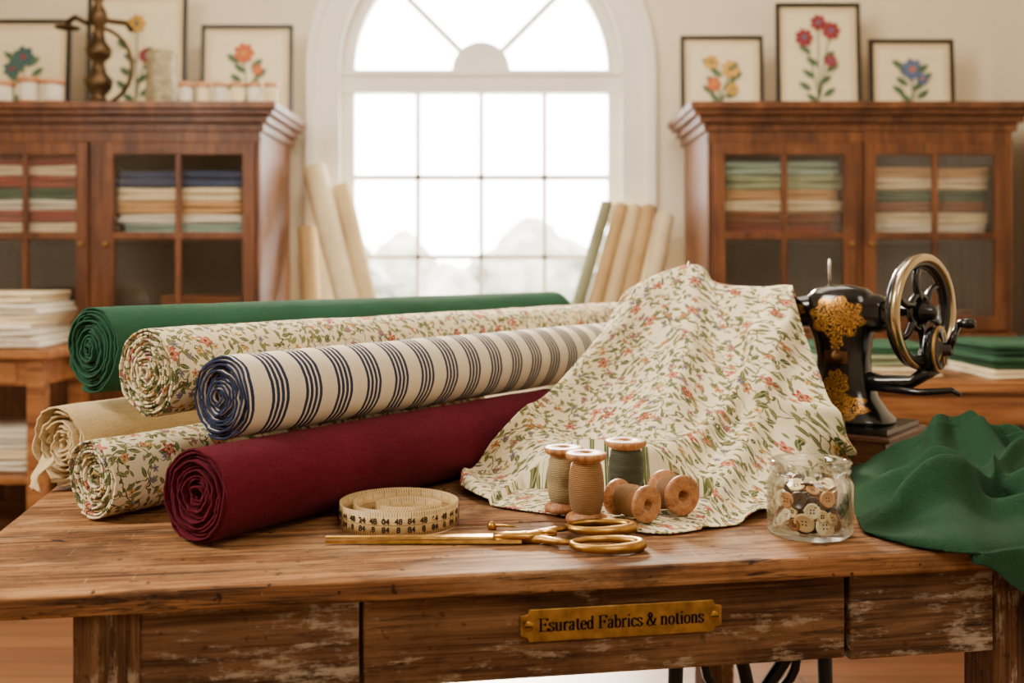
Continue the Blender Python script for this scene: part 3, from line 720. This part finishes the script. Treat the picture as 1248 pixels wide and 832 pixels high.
def ring(mb,R,r,mi,M,off=0,flat=1): mb.tube([(R*math.cos(a),R*math.sin(a),off) for a in [2*pi*i/56 for i in range(56)]],r,mi,M,12,True,flat)
ring(b,.099,.013,0,MW); ring(b,.088,.004,0,MW); ring(b,.105,.009,1,MW,.010); 
ring(b,.034,.006,0,MW)
for k in range(6):
    a0=k*pi/3
    b.tube([((.02+.075*t)*math.cos(a0+.45*math.sin(t*pi)*.5),(.02+.075*t)*math.sin(a0+.45*math.sin(t*pi)*.5),0) for t in [i/6 for i in range(7)]],[.0085-.0025*i/6 for i in range(7)],0,MW)
b.lathe([(.012,-.06),(.012,-.02),(.022,-.014),(.022,.014),(.016,.02),(.014,.032),(.006,.036),(.001,.037)],0,MW,28)
b.lathe([(.017,.014),(.018,.018),(.013,.022)],1,MW,28)
b.obj('hand_wheel',[M_black,plain('nickel_brass_rim',C(180,162,126),.22,1)],SM)
b=MB()
MC=T(.182,-.005,z0+.165)@RY(pi/2)
b.lathe([(.001,-.012),(.04,-.012),(.044,-.006),(.044,.008),(.036,.014),(.014,.016),(.012,.03),(.001,.031)],0,MC,32)
ring(b,.042,.003,1,MC,.008)
b.tube([(.03,-.0,z0+.10),(.08,-.01,z0+.095),(.14,-.012,z0+.10),(.182,-.006,z0+.13)],[.018,.015,.013,.015],0)
b.tube([(.06,-.02,z0+.085),(.16,-.03,z0+.082),(.22,-.03,z0+.09),(.235,-.03,z0+.082)],[.008,.007,.006,.004],0)
b.tube([(.205,-.005,z0+.165),(.215,.0,z0+.19),(.22,.01,z0+.215)],[.008,.007,.006],0)
b.lathe([(.006,0),(.009,.008),(.011,.02),(.008,.03),(.001,.032)],0,T(.22,.01,z0+.215)@RY(pi/2),18)
for k in range(5):
    a=k*1.256; b.tube([(.014*math.cos(a),.014*math.sin(a),.014),(.034*math.cos(a+.3),.034*math.sin(a+.3),.013)],.003,1,MC,6)
b.obj('crank_housing',[M_black,M_brass],SM)
# ---------------------------------------------------------------- thread spools
M_sw=wood('spool_wood',C(104,62,32),C(164,110,64),C(192,140,90),2,3,.5,bump=.05,spots=.3)
def thread(name,c):
    n=NT(name); v=n.coord('Object'); s=n.n('ShaderNodeSeparateXYZ'); n.l(v,s.inputs[0])
    w=n.m('SINE',n.m('ADD',n.m('MULTIPLY',s.outputs[2],2300),n.m('MULTIPLY',n.noise(v,60,2),3)))
    f=n.m('ADD',.5,n.m('MULTIPLY',w,.5))
    col=n.mix(f,tuple(x*.38 for x in c[:3])+(1,),c); n.bump(f,.8,.0015)
    return n.fin(col,.6,0,.4,.1)
def spool(x,y,z,r,h,m,rot=(0,0,0),name='thread_spool'):
    E=empty(name,(x,y,z)); E.rotation_euler=rot
    b=MB(); c=r*.52
    b.lathe([(.004,0),(r*.9,0),(r,.0015),(r,.006),(r*.96,.009),(c,.017),(c,h-.017),(r*.96,h-.009),(r,h-.006),(r,h-.0015),(r*.9,h),(r*.32,h),(r*.28,h-.002),(r*.26,h-.02),(.001,h-.021)],0,None,44)
    b.obj('wooden_core',M_sw,E)
    b=MB(); n=90; pr=[]
    for i in range(n+1):
        t=i/n; bl=math.sin(pi*t)**.35 if 0<t<1 else 0
        pr.append((c+(r*.86-c)*bl+.0006*math.sin(i*2.1),.012+(h-.024)*t))
    b.lathe(pr,0,None,44,cap=False); b.obj('thread_winding',m,E); return E
th1=thread('thread_sand',C(190,166,116)); th2=thread('thread_tan',C(176,126,70)); th3=thread('thread_moss',C(76,78,54)); th4=thread('thread_brown',C(150,102,56))
zz=.7568
spool(.082,1.680,zz,.031,.100,th1)
spool(.112,1.607,zz,.031,.104,th2)
spool(.187,1.752,.762,.034,.094,th3)
def lying(x,y,dx,dy,r,h,m,tilt=0):
    d=Vector((dx,dy,tilt)).normalized(); q=d.to_track_quat('Z','Y').to_euler()
    p=Vector((x,y,zz+r))-d*h
    return spool(p.x,p.y,p.z,r,h,m,q)
lying(.204,1.593,.6,-.8,.028,.072,th2)
lying(.264,1.640,.45,-.89,.031,.058,th4)
# ---------------------------------------------------------------- tape measure
def tape_mat():
    n=NT('tape_measure_print'); v=n.coord('UV'); s=n.n('ShaderNodeSeparateXYZ'); n.l(v,s.inputs[0]); U,Vv=s.outputs[0],s.outputs[1]
    fine=n.m('LESS_THAN',n.m('MODULO',U,.004),.0009)
    edge=n.m('MAXIMUM',n.m('LESS_THAN',Vv,.16),n.m('GREATER_THAN',Vv,.84))
    tk=n.m('MULTIPLY',fine,edge)
    big=n.m('MULTIPLY',n.m('LESS_THAN',n.m('MODULO',U,.02),.0012),n.m('MAXIMUM',n.m('LESS_THAN',Vv,.3),n.m('GREATER_THAN',Vv,.7)))
    mid=n.m('LESS_THAN',n.m('ABSOLUTE',n.m('SUBTRACT',Vv,.5)),.012)
    mk=n.m('MAXIMUM',n.m('MAXIMUM',tk,big),mid)
    g=n.noise(n.coord(),40,4)
    col=n.mix(n.m('MULTIPLY',mk,.85),n.ramp(g,[(.3,C(196,162,100)),(.7,C(220,192,136))]),C(46,32,18))
    return n.fin(col,.55)
TM=empty('tape_measure',(-.172,1.62,.7515))
path=[]; n=900
for i in range(n+1):
    t=i/n; a=-2.6+2*pi*5*t
    if t<.30: r=.0905-.003*t/.30
    elif t<.48:
        q=(t-.30)/.18; q=q*q*(3-2*q); r=.0875-.036*q
    else: r=.0515-.016*((t-.48)/.52)
    k_=max(0,min(1,(t-.36)/.12))
    path.append((.012*k_+r*math.cos(a),r*math.sin(a)*(1-.18*k_)+.016*k_))
hT=.034; V=[];uv=[];arc=0
for i,(x,y) in enumerate(path):
    if i: arc+=math.hypot(x-path[i-1][0],y-path[i-1][1])
    w=.0014*math.sin(i*.035)
    hz=hT*(1-.22*max(0,min(1,(i/n-.32)/.12)))
    V+= [(x,y,0.0+abs(w)),(x,y,hz*.5),(x,y,hz+abs(w))]; uv+=[(arc,0),(arc,.5),(arc,1)]
F=[]
for i in range(n):
    for j in (0,1): F.append((3*i+j,3*i+3+j,3*i+4+j,3*i+1+j))
me=bpy.data.meshes.new('tape_band'); me.from_pydata(V,[],F); me.materials.append(tape_mat()); ul=me.uv_layers.new(name='UVMap')
for p in me.polygons:
    p.use_smooth=True
    for li in p.loop_indices: ul.data[li].uv=uv[me.loops[li].vertex_index]
o=bpy.data.objects.new('tape_band',me); S.collection.objects.link(o); o.parent=TM
s=o.modifiers.new('t','SOLIDIFY'); s.thickness=.0010; s.offset=0
M_ink=plain('tape_ink',C(36,24,14),.6)
for k in range(20):
    a=-pi/2+(k-9.5)*.205; 
    for row,(zz_,txt) in enumerate(((.0225,str((k*4+4)%10)+'4' if k%2 else '48'),(.0105,'84' if k%2 else '8'))):
        cu=bpy.data.curves.new('tape_digit','FONT'); cu.body=txt; cu.align_x='CENTER'; cu.align_y='CENTER'; cu.size=.0115; cu.extrude=.0001; cu.offset=.0004
        to=bpy.data.objects.new('tape_digit',cu); S.collection.objects.link(to); to.data.materials.append(M_ink); to.parent=TM
        rr=.0914; to.location=(rr*math.cos(a),rr*math.sin(a),zz_); to.rotation_euler=(pi/2,0,a+pi/2)
# ---------------------------------------------------------------- scissors
SC=empty('gold_scissors',(-.262,1.497,.7515),math.radians(1.6))
def blade(mb,y0,z,mir):
    S_=[];L=.275
    for i in range(15):
        t=i/14; w=.004+.014*min(1,t*1.2); x=L*t
        S_.append([(x,y0+mir*(-w*.5),z),(x,y0+mir*(w*.5),z+.0005),(x,y0+mir*(w*.35),z+.0035),(x,y0-mir*w*.4,z+.0045)])
    mb.rings(S_,0,None,False,True)
b=MB(); blade(b,-.001,.001,1); blade(b,.003,.0055,-1)
b.lathe([(.008,0),(.008,.013),(.005,.0155),(.001,.016)],0,T(.28,0,.0),24)
def handle(sgn,z):
    P=[(.235,0,z),(.255,0,z),(.285,sgn*-.002,z),(.305,sgn*.008,z+.002),(.325,sgn*.024,z+.003),(.342,sgn*.030,z+.003)]
    b.tube(P,[.006,.0085,.009,.008,.006,.0055],0,None,12,False,.75)
    c=(.388,sgn*.040,z+.003); R=[]
    for i in range(40):
        a=2*pi*i/40; R.append((c[0]+.048*math.cos(a)*(1+.08*math.cos(a)),c[1]+.028*math.sin(a),c[2]))
    rad=[.006+.0016*math.cos(2*pi*i/40+.6) for i in range(40)]
    b.tube(R,rad,0,None,12,True)
    b.tube([(.30,sgn*.006,z+.004),(.315,sgn*.0,z+.006),(.325,-sgn*.004,z+.006)],[.004,.003,.002],0)
handle(-1,.004); handle(1,.009)
b.obj('blades_and_handles',M_gold,SC)
b=MB(); b.lathe([(.001,0),(.006,0),(.0075,.004),(.006,.008),(.003,.011),(.001,.012)],0,None,20)
b.tube([(0,0,.006),(.02,-.004,.006),(.035,-.006,.005)],[.003,.002,.001])
b.obj('brass_button_pin',M_gold,None,(-.03,1.585,.7505))
# ---------------------------------------------------------------- jar of buttons
J=empty('button_jar',(.4356,1.56,.7505))
b=MB(); K=1.03
prof=[(.001,0),(.052,0),(.058,.004),(.060,.010),(.060,.076),(.057,.085),(.052,.090),(.0515,.093),(.056,.0945),(.0565,.098),(.053,.1),(.053,.103),(.056,.105),(.0555,.111),(.052,.113),(.049,.111),(.048,.093),(.0545,.083),(.0572,.075),(.0572,.012),(.052,.007),(.001,.006)]
b.lathe([(r*K,z*.96) for r,z in prof],0,None,64); b.obj('glass_jar',M_jar,J)
bm=[plain('button_'+k,c,.3,var=.08,scale=40) for k,c in dict(ivory=C(240,226,192),cream=C(228,204,154),brown=C(64,36,20),tan=C(176,122,68),black=C(26,20,16),amber=C(146,88,40)).items()]
b=MB(); rnd=random.Random(3)
placed=[]
tries=0
while len(placed)<110 and tries<12000:
    tries+=1
    r=rnd.choice([.009,.010,.012,.0135,.015]); wall=rnd.random()<.62
    rad=(.053-.003-rnd.random()*.004) if wall else rnd.random()*.034
    a=rnd.random()*2*pi; z=.010+r*.7+rnd.random()*.045
    if not wall: z=.012+rnd.random()*.062
    p=Vector((rad*math.cos(a),rad*math.sin(a),z))
    if any((p-q).length<(r+s)*.60 for q,s in placed): continue
    if rad+ (0 if wall else r)>.054: continue
    placed.append((p,r))
    if wall: M=T(*p)@RZ(a)@RY(pi/2+rnd.uniform(-.35,.35))@RX(rnd.uniform(-.2,.2))
    else: M=T(*p)@RX(rnd.uniform(-.6,.6))@RY(rnd.uniform(-.6,.6))
    mi=rnd.choice([0,0,0,1,1,2,2,3,4,5])
    b.lathe([(.0005,-.001),(r*.9,-.001),(r,0),(r,.0012),(r*.92,.0022),(r*.78,.0022),(r*.66,.0012),(.0005,.001)],mi,M,22)
    for k in range(4):
        ang=k*pi/2+pi/4; b.lathe([(.0014,0.0012),(.0012,.0014),(.0002,.0015)],4,M@T(r*.25*math.cos(ang),r*.25*math.sin(ang),0),8)
b.obj('buttons',bm,J)
# ---------------------------------------------------------------- lights & world
w=bpy.data.worlds.new('daylight'); S.world=w; w.use_nodes=True
nt=w.node_tree; bg=nt.nodes['Background']
tc=nt.nodes.new('ShaderNodeTexCoord'); sp=nt.nodes.new('ShaderNodeSeparateXYZ'); cr=nt.nodes.new('ShaderNodeValToRGB')
nt.links.new(tc.outputs['Generated'],sp.inputs[0]); nt.links.new(sp.outputs[2],cr.inputs[0]); nt.links.new(cr.outputs[0],bg.inputs[0])
cr.color_ramp.elements[0].color=(1,.97,.92,1); cr.color_ramp.elements[1].color=(1,.975,.93,1); cr.color_ramp.elements[1].position=.4
bg.inputs[1].default_value=24
def area(name,loc,target,size,power,col,sy=None):
    l=bpy.data.lights.new(name,'AREA'); l.energy=power; l.color=col; l.size=size
    if sy: l.shape='RECTANGLE'; l.size_y=sy
    o=bpy.data.objects.new(name,l); S.collection.objects.link(o); o.location=loc
    o.rotation_euler=(Vector(target)-Vector(loc)).to_track_quat('-Z','Y').to_euler(); return o
area('softbox_fill',(-2.7,1.0,2.95),(0.1,1.9,.85),.9,150,(1,.89,.74))  # added soft fill aimed at the table, not a fixture of the shop
area('ceiling_fill',(-.3,3.6,3.5),(-.3,4.2,0),2.5,140,(1,.87,.70),2)  # added overhead fill to brighten the background, no real fitting there
area('ceiling_fill',(.9,-.6,3.1),(.2,1.9,.8),1.0,34,(1,.90,.76))  # weak fill added from behind the camera, not a room lamp
sl=bpy.data.lights.new('sun','SUN'); sl.energy=22; sl.angle=.22; sl.color=(1,.84,.62)
so=bpy.data.objects.new('sun',sl); S.collection.objects.link(so); so.location=(-1,12,8)
so.rotation_euler=Vector((.10,-1,-.40)).to_track_quat('-Z','Y').to_euler()
# ---------------------------------------------------------------- camera
cam=bpy.data.cameras.new('camera'); co=bpy.data.objects.new('camera',cam); S.collection.objects.link(co)
co.location=(0,0,1.14); co.rotation_euler=(pi/2,0,0); cam.lens=37.5; cam.sensor_width=36; cam.shift_y=-91/1248
cam.dof.use_dof=True; cam.dof.focus_distance=1.64; cam.dof.aperture_fstop=3.3
S.camera=co
